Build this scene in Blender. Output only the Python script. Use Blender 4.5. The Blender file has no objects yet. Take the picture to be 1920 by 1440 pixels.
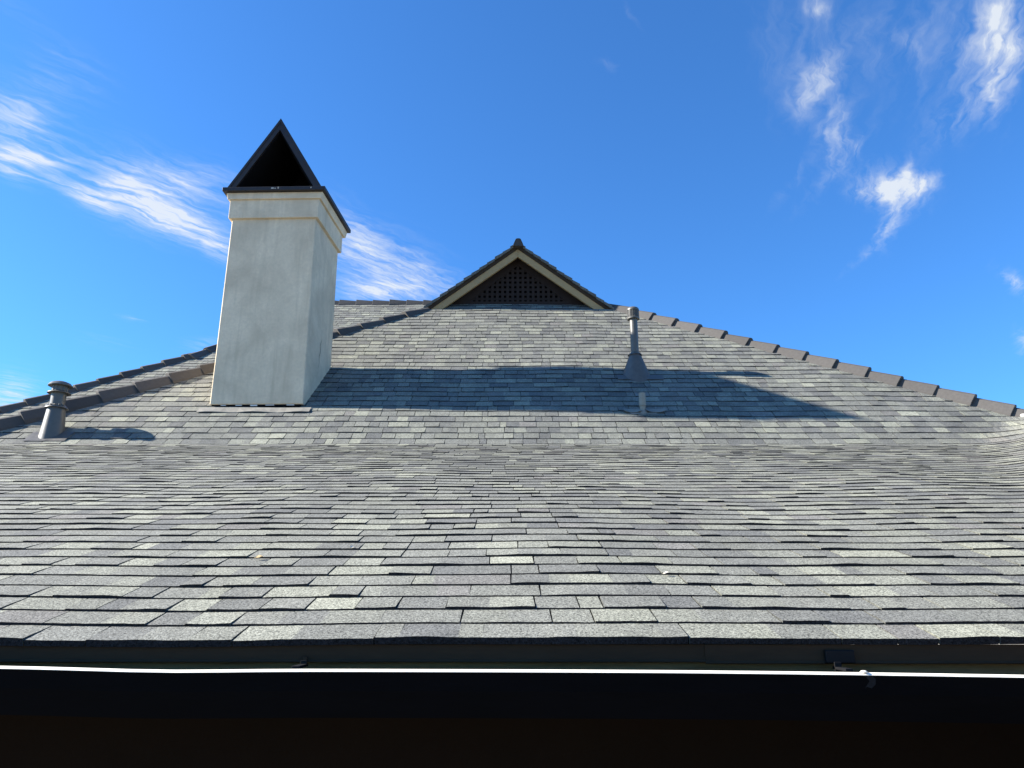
import bpy, bmesh, math, random
import numpy as np
from mathutils import Vector, Matrix

random.seed(11)
RNG = np.random.default_rng(5)
R = math.radians
scene = bpy.context.scene
COL = scene.collection

# ------------------------------------------------------------------ camera
ZC = 2.95                                   # eye height above the ground
cam_d = bpy.data.cameras.new('camera')
cam_d.sensor_width = 36.0
cam_d.lens = 27.0
cam_d.clip_start = 0.05
cam_d.clip_end = 3000.0
cam = bpy.data.objects.new('camera', cam_d)
COL.objects.link(cam)
cam.location = (0, 0, ZC)
cam.rotation_euler = (R(90 + 16.5), 0, 0)
scene.camera = cam
scene.cycles.max_bounces = 4
scene.cycles.diffuse_bounces = 2
scene.cycles.glossy_bounces = 2
scene.cycles.transmission_bounces = 1
scene.cycles.volume_bounces = 0
scene.cycles.caustics_reflective = False
scene.cycles.caustics_refractive = False

# ------------------------------------------------------------------ sun
TO_SUN = Vector((-7.2, 0.19, 4.16)).normalized()
SUN_EL = math.asin(TO_SUN.z)
sun_d = bpy.data.lights.new('sun', 'SUN')
sun_d.energy = 5.0
sun_d.angle = R(0.8)
sun_d.color = (1.0, 0.95, 0.855)
sun = bpy.data.objects.new('sun', sun_d)
COL.objects.link(sun)
sun.rotation_euler = TO_SUN.to_track_quat('Z', 'Y').to_euler()
sun.location = (-20, 2, 15)

# ------------------------------------------------------------------ exposure
vs = scene.view_settings
vs.view_transform = 'Standard'
vs.look = 'None'
vs.exposure = 1.72
vs.gamma = 1.0
vs.use_curve_mapping = False

# ------------------------------------------------------------------ world: clear sky with cirrus
world = bpy.data.worlds.new('World')
scene.world = world
world.cycles.sampling_method = 'NONE'          # smooth sky: cosine sampling is enough
world.use_nodes = True


class NB:
    """small helper to write node trees"""
    def __init__(self, nt):
        self.nt = nt

    def n(self, t, **kw):
        nd = self.nt.nodes.new(t)
        for k, v in kw.items():
            setattr(nd, k, v)
        return nd

    def put(self, sock, v):
        if isinstance(v, bpy.types.NodeSocket):
            self.nt.links.new(v, sock)
        else:
            sock.default_value = v

    def m(self, op, a, b=None, c=None, clamp=False):
        nd = self.n('ShaderNodeMath', operation=op, use_clamp=clamp)
        self.put(nd.inputs[0], a)
        if b is not None:
            self.put(nd.inputs[1], b)
        if c is not None:
            self.put(nd.inputs[2], c)
        return nd.outputs[0]

    def v(self, op, a, b=None):
        nd = self.n('ShaderNodeVectorMath', operation=op)
        self.put(nd.inputs[0], a)
        if b is not None:
            self.put(nd.inputs[1], b)
        return nd.outputs[1] if op in ('DOT_PRODUCT', 'LENGTH') else nd.outputs[0]

    def noise(self, vec, scale, detail=3.0, rough=0.5, dist=0.0):
        nd = self.n('ShaderNodeTexNoise')
        self.put(nd.inputs['Vector'], vec)
        nd.inputs['Scale'].default_value = scale
        nd.inputs['Detail'].default_value = detail
        nd.inputs['Roughness'].default_value = rough
        nd.inputs['Distortion'].default_value = dist
        return nd

    def mapr(self, val, a, b, c, d, mode='LINEAR'):
        nd = self.n('ShaderNodeMapRange', interpolation_type=mode)
        self.put(nd.inputs[0], val)
        nd.inputs[1].default_value = a
        nd.inputs[2].default_value = b
        nd.inputs[3].default_value = c
        nd.inputs[4].default_value = d
        return nd.outputs[0]

    def mix(self, fac, a, b, blend='MIX'):
        nd = self.n('ShaderNodeMix', data_type='RGBA', blend_type=blend)
        self.put(nd.inputs[0], fac)
        self.put(nd.inputs[6], a)
        self.put(nd.inputs[7], b)
        return nd.outputs[2]


wn = NB(world.node_tree)
world.node_tree.nodes.clear()
out = wn.n('ShaderNodeOutputWorld')
bg = wn.n('ShaderNodeBackground')
bg.inputs['Strength'].default_value = 0.052
sky = wn.n('ShaderNodeTexSky', sky_type='NISHITA')
sky.sun_disc = False
sky.sun_elevation = SUN_EL
sky.sun_rotation = math.atan2(TO_SUN.x, TO_SUN.y)
sky.altitude = 0.0
sky.air_density = 1.0
sky.dust_density = 0.3
sky.ozone_density = 2.0
tc = wn.n('ShaderNodeTexCoord')
DIR = tc.outputs['Generated']
sep = wn.n('ShaderNodeSeparateXYZ')
wn.put(sep.inputs[0], DIR)
zz = wn.m('MAXIMUM', sep.outputs[2], 0.05)
uu = wn.m('DIVIDE', sep.outputs[0], zz)
vv = wn.m('DIVIDE', sep.outputs[1], zz)
comb = wn.n('ShaderNodeCombineXYZ')
wn.put(comb.inputs[0], uu)
wn.put(comb.inputs[1], vv)
UV = comb.outputs[0]                        # position on a flat cloud layer one unit overhead
wob = wn.noise(UV, 3.2, 3.0, 0.55)
wob2 = wn.noise(UV, 11.0, 3.0, 0.6)
warp = wn.v('ADD', UV, wn.v('SCALE', wn.v('SUBTRACT', wob.outputs['Color'], (0.5, 0.5, 0.5))))
warp.node.inputs[1].links[0].from_node.inputs['Scale'].default_value = 0.075
warp2 = wn.v('ADD', warp, wn.v('SCALE', wn.v('SUBTRACT', wob2.outputs['Color'], (0.5, 0.5, 0.5))))
warp2.node.inputs[1].links[0].from_node.inputs['Scale'].default_value = 0.06


def cirrus(blobs):
    """sum of soft elliptical banks: (u, v, major vector, minor vector, weight)"""
    total = None
    for (c, ma, mi, w) in blobs:
        det = ma[0] * mi[1] - ma[1] * mi[0]
        r0 = (mi[1] / det, -mi[0] / det, 0.0)
        r1 = (-ma[1] / det, ma[0] / det, 0.0)
        d = wn.v('SUBTRACT', warp2, (c[0], c[1], 0.0))
        q0 = wn.v('DOT_PRODUCT', d, r0)
        q1 = wn.v('DOT_PRODUCT', d, r1)
        r2 = wn.m('ADD', wn.m('MULTIPLY', q0, q0), wn.m('MULTIPLY', q1, q1))
        g = wn.m('MULTIPLY', wn.m('EXPONENT', wn.m('MULTIPLY', r2, -1.0)), w)
        total = g if total is None else wn.m('ADD', total, g)
    return total


def fibres(direction, along, across, seedv):
    """fine strands drawn out along a direction"""
    l = math.hypot(*direction)
    dx, dy = direction[0] / l, direction[1] / l
    a_ = wn.m('MULTIPLY', wn.v('DOT_PRODUCT', warp2, (dx, dy, 0)), along)
    c_ = wn.m('MULTIPLY', wn.v('DOT_PRODUCT', warp2, (-dy, dx, 0)), across)
    cb = wn.n('ShaderNodeCombineXYZ')
    wn.put(cb.inputs[0], a_)
    wn.put(cb.inputs[1], c_)
    cb.inputs[2].default_value = seedv
    return wn.noise(cb.outputs[0], 1.0, 6.0, 0.58, 0.5).outputs['Fac']


# clouds begin
LEFT = cirrus([
    ((-1.081, 1.432), (0.064, 0.039), (-0.073, 0.097), 0.95),
    ((-1.117, 1.537), (0.099, 0.009), (-0.021, 0.035), 0.75),
    ((-1.186, 1.599), (0.035, 0.047), (-0.032, 0.052), 0.50),
    ((-1.096, 1.675), (0.048, 0.099), (-0.030, 0.035), 0.50),
    ((-1.054, 1.734), (0.025, 0.060), (-0.026, 0.038), 0.50),
    ((-0.906, 1.734), (0.102, 0.105), (-0.096, 0.135), 0.85),
    ((-0.955, 1.695), (0.068, 0.026), (-0.052, 0.079), 0.40),
    ((-0.883, 1.860), (0.075, 0.132), (0.039, -0.069), 0.80),
    ((-0.826, 2.002), (0.042, 0.106), (0.039, -0.084), 0.60),
    ((-0.805, 1.622), (0.126, 0.043), (-0.053, 0.063), 0.35),
    ((-0.387, 2.126), (0.187, 0.194), (-0.049, 0.177), 0.70),
    ((-0.425, 2.308), (0.146, 0.009), (-0.015, 0.090), 0.85),
    ((-0.443, 1.921), (0.057, 0.098), (-0.044, 0.112), 0.50),
    ((-0.233, 2.204), (0.094, 0.104), (-0.015, 0.074), 0.30),
    ((-2.454, 3.605), (0.159, -0.057), (-0.213, 0.338), 0.85),
    ((-0.890, 1.276), (0.057, 0.042), (-0.064, 0.074), 0.22),
    ((-0.845, 1.145), (0.049, 0.130), (0.025, -0.026), 0.12),
    ((-1.338, 2.554), (0.040, 0.016), (-0.015, 0.031), 0.30),
    ((-1.206, 2.827), (0.107, -0.037), (-0.035, 0.090), 0.25),
    ((-1.565, 2.796), (0.095, 0.062), (-0.064, 0.127), 0.10)])
RIGHT = cirrus([
    ((0.942, 1.683), (0.084, 0.015), (0.037, 0.089), 0.80),
    ((0.893, 1.675), (0.045, -0.015), (0.025, 0.056), 0.70),
    ((0.995, 1.658), (0.019, -0.034), (0.023, 0.035), 0.60),
    ((0.936, 1.603), (-0.017, -0.049), (0.013, 0.000), 0.50),
    ((1.009, 1.845), (0.049, 0.130), (0.027, 0.006), 0.60),
    ((1.030, 2.019), (-0.013, 0.177), (0.022, 0.031), 0.26),
    ((0.602, 1.276), (0.003, -0.061), (0.028, 0.013), 0.80),
    ((0.608, 1.350), (-0.008, -0.066), (0.018, 0.007), 0.35),
    ((0.716, 1.461), (0.057, 0.116), (0.032, 0.004), 0.50),
    ((0.762, 1.487), (0.031, 0.016), (0.014, 0.033), 0.45),
    ((0.760, 1.622), (-0.011, 0.166), (0.026, 0.019), 0.22),
    ((0.690, 1.622), (-0.019, 0.180), (0.025, 0.019), 0.14),
    ((0.877, 1.159), (0.020, -0.062), (0.054, 0.050), 0.65),
    ((0.917, 1.193), (0.048, -0.017), (0.031, 0.044), 0.50),
    ((0.946, 1.268), (0.087, 0.136), (0.029, 0.000), 0.60),
    ((0.953, 1.367), (-0.018, 0.113), (0.050, 0.040), 0.32),
    ((0.824, 1.094), (-0.010, -0.048), (0.032, 0.006), 0.50),
    ((0.529, 1.084), (0.021, 0.007), (0.005, 0.022), 0.55),
    ((0.815, 1.215), (0.097, -0.070), (0.163, 0.217), 0.16),
    ((0.543, 1.215), (0.088, -0.029), (0.108, 0.236), 0.14),
    ((0.659, 1.159), (0.095, -0.039), (0.056, 0.101), 0.09),
    ((1.599, 2.244), (0.111, 0.103), (-0.003, -0.037), 0.60),
    ((1.972, 2.796), (0.057, 0.037), (0.073, 0.114), 0.60),
    ((0.174, 1.222), (0.025, 0.024), (0.006, -0.015), 0.14),
    ((0.724, 1.193), (0.034, 0.020), (-0.004, -0.020), 0.25),
    ((0.204, 1.094), (0.021, 0.038), (0.007, 0.000), 0.13)])
f_l = fibres((0.261, 0.274), 5.0, 24.0, 0.0)
f_l2 = fibres((0.261, 0.374), 12.0, 48.0, 3.7)
f_r = fibres((0.152, 0.500), 5.0, 22.0, 7.3)
f_r2 = fibres((0.272, 0.500), 13.0, 48.0, 9.1)


def strands(bank, f):
    t = wn.m('MULTIPLY', bank, wn.mapr(f, 0.34, 0.66, 0.25, 1.55))
    e = wn.mapr(f, 0.36, 0.64, -0.12, 0.12)
    t = wn.m('ADD', t, wn.m('MULTIPLY', e, wn.m('MINIMUM', wn.m('MULTIPLY', bank, 4.0), 1.0)))
    return wn.m('POWER', wn.mapr(t, 0.02, 1.30, 0.0, 1.0), 1.35)


def blend(a, b):
    t = wn.m('ADD', wn.m('MULTIPLY', a, 0.66), wn.m('MULTIPLY', b, 0.34))
    return t


ALPHA = wn.m('MULTIPLY', wn.m('MAXIMUM', strands(LEFT, blend(f_l, f_l2)), strands(RIGHT, blend(f_r, f_r2))), 0.88)
# clouds end
WHITE = (5.0, 5.3, 5.6, 1.0)
TINT = wn.mix(1.0, sky.outputs[0], (0.44, 0.98, 1.58, 1.0), 'MULTIPLY')
skycol = wn.mix(ALPHA, TINT, WHITE)
wn.put(bg.inputs['Color'], skycol)
wn.put(out.inputs['Surface'], bg.outputs[0])

# ------------------------------------------------------------------ materials


def material(name):
    m = bpy.data.materials.new(name)
    m.use_nodes = True
    nb = NB(m.node_tree)
    bs = m.node_tree.nodes['Principled BSDF']
    return m, nb, bs


def plain(name, col, rough=0.6, metal=0.0, vary=0.25, scale=9.0, bump=0.0, spec=0.5, bscale=120.0, stretch=None):
    m, nb, bs = material(name)
    co = nb.n('ShaderNodeTexCoord').outputs['Object']
    if stretch:
        mp = nb.n('ShaderNodeMapping')
        nb.put(mp.inputs[0], co)
        mp.inputs['Scale'].default_value = stretch
        co2 = mp.outputs[0]
    else:
        co2 = co
    n1 = nb.noise(co2, scale, 5.0, 0.6)
    n2 = nb.noise(co2, scale * 6.3, 4.0, 0.6)
    f = nb.m('ADD', nb.m('MULTIPLY', n1.outputs['Fac'], 0.65), nb.m('MULTIPLY', n2.outputs['Fac'], 0.35))
    k = nb.mapr(f, 0.3, 0.7, 1 - vary, 1 + vary)
    if name == 'hip_tile':
        k = nb.m('MULTIPLY', k, nb.mapr(nb.n('ShaderNodeObjectInfo').outputs['Random'], 0, 1, 0.78, 1.24))
    cc = nb.v('SCALE', tuple(col))
    nb.put(cc.node.inputs['Scale'], k)
    nb.put(bs.inputs['Base Color'], cc)
    nb.put(bs.inputs['Roughness'], nb.mapr(f, 0.3, 0.7, max(0.05, rough - 0.1), min(1, rough + 0.1)))
    bs.inputs['Metallic'].default_value = metal
    bs.inputs['Specular IOR Level'].default_value = spec
    if bump:
        b = nb.n('ShaderNodeBump')
        b.inputs['Strength'].default_value = bump
        b.inputs['Distance'].default_value = 0.003
        nb.put(b.inputs['Height'], nb.noise(co, bscale, 3.0, 0.6).outputs['Fac'])
        nb.put(bs.inputs['Normal'], b.outputs[0])
    return m


def shingle_material():
    m, nb, bs = material('asphalt_granules')
    at = nb.n('ShaderNodeAttribute', attribute_name='tone')
    co = nb.n('ShaderNodeTexCoord').outputs['Object']
    g1 = nb.noise(co, 135.0, 2.0, 0.75).outputs['Fac']
    g2 = nb.noise(co, 330.0, 1.0, 0.6).outputs['Fac']
    g = nb.m('ADD', nb.m('MULTIPLY', g1, 0.6), nb.m('MULTIPLY', g2, 0.4))
    k = nb.mapr(g, 0.37, 0.63, 0.12, 1.9)
    big = nb.noise(co, 1.3, 4.0, 0.6).outputs['Fac']
    kb = nb.mapr(big, 0.3, 0.7, 0.88, 1.12)
    mid = nb.noise(co, 14.0, 3.0, 0.6).outputs['Fac']
    km = nb.mapr(mid, 0.3, 0.7, 0.9, 1.1)
    c = nb.v('SCALE', at.outputs['Color'])
    nb.put(c.node.inputs['Scale'], nb.m('MULTIPLY', k, nb.m('MULTIPLY', kb, km)))
    nb.put(bs.inputs['Base Color'], c)
    bs.inputs['Roughness'].default_value = 0.93
    bs.inputs['Specular IOR Level'].default_value = 0.25
    b = nb.n('ShaderNodeBump')
    b.inputs['Strength'].default_value = 0.8
    b.inputs['Distance'].default_value = 0.0022
    nb.put(b.inputs['Height'], g)
    nb.put(bs.inputs['Normal'], b.outputs[0])
    return m


def stucco_material():
    m, nb, bs = material('stucco')
    co = nb.n('ShaderNodeTexCoord').outputs['Object']
    n1 = nb.noise(co, 1.7, 5.0, 0.62, 0.4).outputs['Fac']
    mp = nb.n('ShaderNodeMapping')
    nb.put(mp.inputs[0], co)
    mp.inputs['Scale'].default_value = (9.0, 9.0, 0.9)
    st = nb.noise(mp.outputs[0], 1.0, 5.0, 0.65, 0.3).outputs['Fac']
    n2 = nb.noise(co, 26.0, 4.0, 0.6).outputs['Fac']
    c0 = nb.mix(nb.mapr(n1, 0.36, 0.66, 0, 1), (0.62, 0.50, 0.345, 1), (0.84, 0.69, 0.485, 1))
    c1 = nb.mix(nb.mapr(st, 0.50, 0.76, 0, 0.6), c0, (0.48, 0.39, 0.265, 1))
    c2 = nb.mix(nb.mapr(n2, 0.35, 0.7, 0.0, 0.35), c1, (0.53, 0.435, 0.31, 1))
    nb.put(bs.inputs['Base Color'], c2)
    bs.inputs['Roughness'].default_value = 0.9
    bs.inputs['Specular IOR Level'].default_value = 0.2
    b = nb.n('ShaderNodeBump')
    b.inputs['Strength'].default_value = 0.6
    b.inputs['Distance'].default_value = 0.010
    h = nb.m('ADD', nb.m('MULTIPLY', n2, 0.6), nb.m('MULTIPLY', nb.noise(co, 110.0, 3.0, 0.6).outputs['Fac'], 0.3))
    nb.put(b.inputs['Height'], h)
    nb.put(bs.inputs['Normal'], b.outputs[0])
    return m


M = {
    'shingle': shingle_material(),
    'deck': plain('roof_deck', (0.035, 0.036, 0.04), 0.95, vary=0.2),
    'stucco': stucco_material(),
    'cap': plain('brown_cap_metal', (0.028, 0.022, 0.020), 0.5, vary=0.3, spec=0.35, bump=0.1, bscale=40),
    'cavity': plain('cavity_black', (0.006, 0.006, 0.007), 0.95, vary=0.3, spec=0.1),  # near-black that stands in for shade inside hollows
    'lead': plain('flashing_metal', (0.21, 0.195, 0.165), 0.7, vary=0.25, spec=0.3),
    'hip': plain('hip_tile', (0.070, 0.0645, 0.060), 0.8, vary=0.2, scale=30, bump=0.25, spec=0.25, bscale=220),
    'mortar': plain('mortar', (0.62, 0.60, 0.55), 0.95, vary=0.15),
    'vent': plain('vent_paint', (0.095, 0.089, 0.076), 0.45, vary=0.2, spec=0.5, scale=16),
    'ventlead': plain('vent_flashing', (0.090, 0.083, 0.074), 0.5, vary=0.3, spec=0.5, scale=14),
    'pipe': plain('grey_pipe', (0.26, 0.245, 0.20), 0.6, vary=0.2, spec=0.3, scale=16),
    'tan': plain('tan_trim_paint', (0.36, 0.255, 0.125), 0.75, vary=0.12, spec=0.25, bump=0.15),
    'lattice': plain('dark_lattice_paint', (0.030, 0.022, 0.019), 0.85, vary=0.25, spec=0.15),
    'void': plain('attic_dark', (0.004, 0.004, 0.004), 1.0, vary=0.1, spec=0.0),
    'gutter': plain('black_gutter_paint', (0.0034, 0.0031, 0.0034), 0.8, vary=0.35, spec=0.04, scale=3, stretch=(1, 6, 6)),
    'lip': plain('lip_glint_cream', (0.90, 0.82, 0.68), 0.5, vary=0.06, spec=0.4),  # pale tone carries the sun glint along the lip
    'drip': plain('drip_edge_metal', (0.046, 0.030, 0.0175), 0.8, vary=0.25, spec=0.15, scale=3, stretch=(1, 6, 6)),
    'fascia': plain('fascia_wood', (0.21, 0.145, 0.07), 0.9, vary=0.35, scale=5, spec=0.1, stretch=(1, 14, 14)),
    'strap': plain('black_strap', (0.006, 0.006, 0.007), 0.6, vary=0.2, spec=0.2),
    'wall': plain('brown_wall', (0.013, 0.0085, 0.006), 0.95, vary=0.18, scale=1.2, spec=0.05, bump=0.2),
    'soffit': plain('soffit_boards', (0.045, 0.034, 0.024), 0.95, vary=0.2, spec=0.05),
    'ground': plain('dry_ground', (0.24, 0.21, 0.165), 1.0, vary=0.3, scale=0.8, spec=0.1),
    'leaf': plain('dry_leaf', (0.52, 0.38, 0.19), 0.8, vary=0.2, scale=60),
    'chip': plain('paint_chip', (0.5, 0.46, 0.38), 0.8, vary=0.1, scale=60),
    'scuff': plain('grey_scuff', (0.014, 0.014, 0.015), 0.8, vary=0.4, scale=60, spec=0.1),
}

# ------------------------------------------------------------------ object helpers


def link(name, me, mat, parent=None, kind=None, label=None):
    o = bpy.data.objects.new(name, me)
    COL.objects.link(o)
    if mat is not None and len(me.materials) == 0:
        me.materials.append(mat)
    if parent is not None:
        o.parent = parent
    if kind:
        o['kind'] = kind
    if label:
        o['label'] = label
    return o


def empty(name, loc, label, cat, group=None):
    o = bpy.data.objects.new(name, None)
    o.empty_display_size = 0.3
    o.location = loc
    COL.objects.link(o)
    o['label'] = label
    o['category'] = cat
    if group:
        o['group'] = group
    return o


def mesh_of(bm, name, smooth=False):
    me = bpy.data.meshes.new(name)
    bmesh.ops.recalc_face_normals(bm, faces=bm.faces)
    bm.to_mesh(me)
    bm.free()
    if smooth:
        for p in me.polygons:
            p.use_smooth = True
    return me


def bm_box(bm, lo, hi, mat=None, bevel=0.0):
    vs_ = [bm.verts.new((x, y, z)) for x in (lo[0], hi[0]) for y in (lo[1], hi[1]) for z in (lo[2], hi[2])]
    if mat is not None:
        for v in vs_:
            v.co = mat @ v.co
    f = [(0, 1, 3, 2), (4, 6, 7, 5), (0, 4, 5, 1), (2, 3, 7, 6), (0, 2, 6, 4), (1, 5, 7, 3)]
    fs = [bm.faces.new([vs_[i] for i in q]) for q in f]
    if bevel:
        es = list({e for q in fs for e in q.edges})
        bmesh.ops.bevel(bm, geom=es, offset=bevel, segments=2, profile=0.5, affect='EDGES')
    return fs


def box(name, lo, hi, mat, parent=None, bevel=0.0, xf=None, **kw):
    bm = bmesh.new()
    bm_box(bm, lo, hi, xf, bevel)
    return link(name, mesh_of(bm, name), mat, parent, **kw)


def poly_prism(name, pts, off, mat, parent=None, bevel=0.0, **kw):
    """closed prism from a planar outline pushed along off"""
    bm = bmesh.new()
    off = Vector(off)
    a = [bm.verts.new(Vector(p)) for p in pts]
    b = [bm.verts.new(Vector(p) + off) for p in pts]
    bm.faces.new(a)
    bm.faces.new(list(reversed(b)))
    n = len(pts)
    for i in range(n):
        bm.faces.new((a[i], b[i], b[(i + 1) % n], a[(i + 1) % n]))
    bmesh.ops.recalc_face_normals(bm, faces=bm.faces)
    if bevel:
        bmesh.ops.bevel(bm, geom=list(bm.edges), offset=bevel, segments=2, profile=0.5, affect='EDGES')
    return link(name, mesh_of(bm, name), mat, parent, **kw)


def lathe(name, prof, mat, parent, seg=40, loc=(0, 0, 0), smooth=True, rfun=None, xf=None, **kw):
    bm = bmesh.new()
    rings = []
    for (r_, z_) in prof:
        ring = []
        for i in range(seg):
            t = 2 * math.pi * i / seg
            rr = r_ * (rfun(i, z_) if rfun else 1.0)
            ring.append(bm.verts.new((rr * math.cos(t), rr * math.sin(t), z_)))
        rings.append(ring)
    for a, b in zip(rings, rings[1:]):
        for i in range(seg):
            bm.faces.new((a[i], a[(i + 1) % seg], b[(i + 1) % seg], b[i]))
    bm.faces.new(rings[0])
    bm.faces.new(rings[-1])
    if xf is not None:
        bm.transform(xf)
    me = mesh_of(bm, name)
    o = link(name, me, mat, parent, **kw)
    o.location = loc
    if smooth:
        for p in me.polygons:
            p.use_smooth = True
        md = o.modifiers.new('edge', 'EDGE_SPLIT')
        md.split_angle = R(38)
    return o


# ------------------------------------------------------------------ roof geometry
U = 0.143                                   # shingle exposure
EY, EZ = 2.3465, ZC - 0.0862                # eave line
PA, PB = R(17.24), R(39.83)                 # lower and upper pitch
KB = 43
SB = KB * U
TB = math.tan(PB)
_s = np.arange(-0.6, 16.0, 0.005)
_t = np.clip((_s - SB + 0.06) / 0.12, 0, 1)
_ang = PA + (PB - PA) * _t * _t * (3 - 2 * _t)
_y = np.concatenate([[0], np.cumsum(np.cos(_ang[:-1]) * 0.005)])
_z = np.concatenate([[0], np.cumsum(np.sin(_ang[:-1]) * 0.005)])
_i0 = np.argmin(np.abs(_s))
_y += EY - _y[_i0]
_z += EZ - _z[_i0]


def prof(s):
    return np.interp(s, _s, _y), np.interp(s, _s, _z), np.interp(s, _s, _ang)


def s_of_y(y):
    return np.interp(y, _y, _s)


Y_BREAK, Z_BREAK = float(prof(SB)[0]), float(prof(SB)[1])


def wave(x, s):
    """gentle unevenness of an old deck, metres"""
    w = 0.0042 * np.sin(1.9 * x + 0.7 * s + 0.5) + 0.0036 * np.sin(3.3 * x - 1.1 * s + 2.1)
    w = w + 0.0026 * np.sin(5.7 * x + 2.3 * s + 4.0) + 0.0036 * np.sin(1.35 * s + 0.8 * np.sin(1.2 * x))
    w = w + 0.020 * np.exp(-(((x - 3.0) / 0.7) ** 2 + ((s - 2.9) / 1.1) ** 2))
    w = w + 0.012 * np.exp(-(((x + 3.3) / 0.9) ** 2 + ((s - 5.2) / 0.5) ** 2))
    w = w - 0.016 * np.exp(-(((x - 3.6) / 0.8) ** 2 + ((s - 4.6) / 0.8) ** 2))
    w = w + 0.010 * np.exp(-(((x - 0.25) / 0.35) ** 2 + ((s - 2.2) / 0.7) ** 2))
    w = w + 0.020 * np.exp(-(((x + 2.35) / 0.22) ** 2 + ((s - SB - 2.1) / 0.25) ** 2))
    return w * 0.55 * (1 - 0.65 * np.exp(-((s - SB + 0.4) / 1.0) ** 2))


# the courses sweep round into a side wing on the right through a woven valley
XV0, ZV0, XVS = 5.40, ZC + 1.753, 1.82
RV = 0.38
WS = math.atan(1 / XVS)


def surf(x, s, h):
    """world point at course position x, slope distance s and height h above the deck; arrays"""
    x = np.asarray(x, float)
    s = np.asarray(s, float)
    y, z, an = prof(s)
    h = h + wave(x, s)
    xs = XV0 + (z - ZV0) * XVS - RV
    xs = np.where(z > ZC + 2.1195, 1e6, xs)
    d = x - xs
    th = np.clip(d / RV, 0, math.pi / 2)
    past = np.maximum(d - RV * math.pi / 2, 0)
    inside = d > 0
    px = np.where(inside, xs + RV * np.sin(th), x)
    py = np.where(inside, y - RV * (1 - np.cos(th)) - past, y)
    k = th / (math.pi / 2)
    nx = -k * math.sin(WS)
    ny = -(1 - k) * np.sin(an)
    nz = (1 - k) * np.cos(an) + k * math.cos(WS)
    l = np.sqrt(nx * nx + ny * ny + nz * nz)
    return np.stack([px + h * nx / l, py + h * ny / l, z + h * nz / l], -1)


def flat_surf(dy):
    """a further slope: the upper pitch carried back by dy"""
    def f(x, s, h):
        x = np.asarray(x, float)
        s = np.asarray(s, float)
        y = Y_BREAK + dy + (s - SB) * math.cos(PB)
        z = Z_BREAK + (s - SB) * math.sin(PB)
        h = h + wave(x * 0.8 + 3, s)
        return np.stack([x, y - h * math.sin(PB), z + h * math.cos(PB)], -1)
    return f


TONES = np.array([
    (0.112, 0.117, 0.124), (0.128, 0.133, 0.136), (0.142, 0.148, 0.148), (0.154, 0.160, 0.157),
    (0.168, 0.175, 0.167), (0.186, 0.194, 0.181), (0.208, 0.217, 0.198), (0.146, 0.146, 0.150), (0.232, 0.241, 0.217)])
TONES = TONES * np.array([1.055, 1.005, 0.872])
TONE_P = np.array([0.07, 0.14, 0.20, 0.22, 0.16, 0.10, 0.06, 0.03, 0.02])


def lay_course(k, xa, xb):
    """pieces of one course: (x0, x1, level, tone, gap left, gap right)"""
    res = []
    x = xa + RNG.uniform(-0.3, 0)
    lev = 0
    gap = True
    last = -1
    while x < xb:
        w = float(RNG.choice([0.075, 0.11, 0.14, 0.165, 0.19, 0.22, 0.26], p=[.07, .14, .21, .2, .18, .13, .07])) * RNG.uniform(0.9, 1.1)
        t = int(RNG.choice(len(TONES), p=TONE_P))
        if t == last:
            t = int(RNG.choice(len(TONES), p=TONE_P))
        last = t
        col = TONES[t] * RNG.uniform(0.93, 1.07)
        ngap = RNG.random() < 0.70
        res.append([x, x + w, lev, col, gap, ngap])
        x += w
        if ngap:
            lev = 1 - lev if RNG.random() < 0.75 else lev
        gap = ngap
    return res


class Soup:
    def __init__(self):
        self.v, self.f, self.c, self.n = [], [], [], 0

    def add(self, V, F, col):
        self.v.append(V)
        self.f.extend([tuple(i + self.n for i in q[:-1]) for q in F])
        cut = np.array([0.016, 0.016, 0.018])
        for q in F:
            kind = q[-1]
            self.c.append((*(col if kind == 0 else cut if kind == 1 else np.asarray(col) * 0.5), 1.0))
        self.n += len(V)

    def mesh(self, name):
        me = bpy.data.meshes.new(name)
        V = np.concatenate(self.v)
        me.from_pydata(V.tolist(), [], self.f)
        at = me.attributes.new('tone', 'FLOAT_COLOR', 'FACE')
        at.data.foreach_set('color', np.array(self.c, np.float32).ravel())
        me.materials.append(M['shingle'])
        me.update()
        return me


LIFT = RNG.uniform(0, 6.28, (140, 3))


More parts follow.
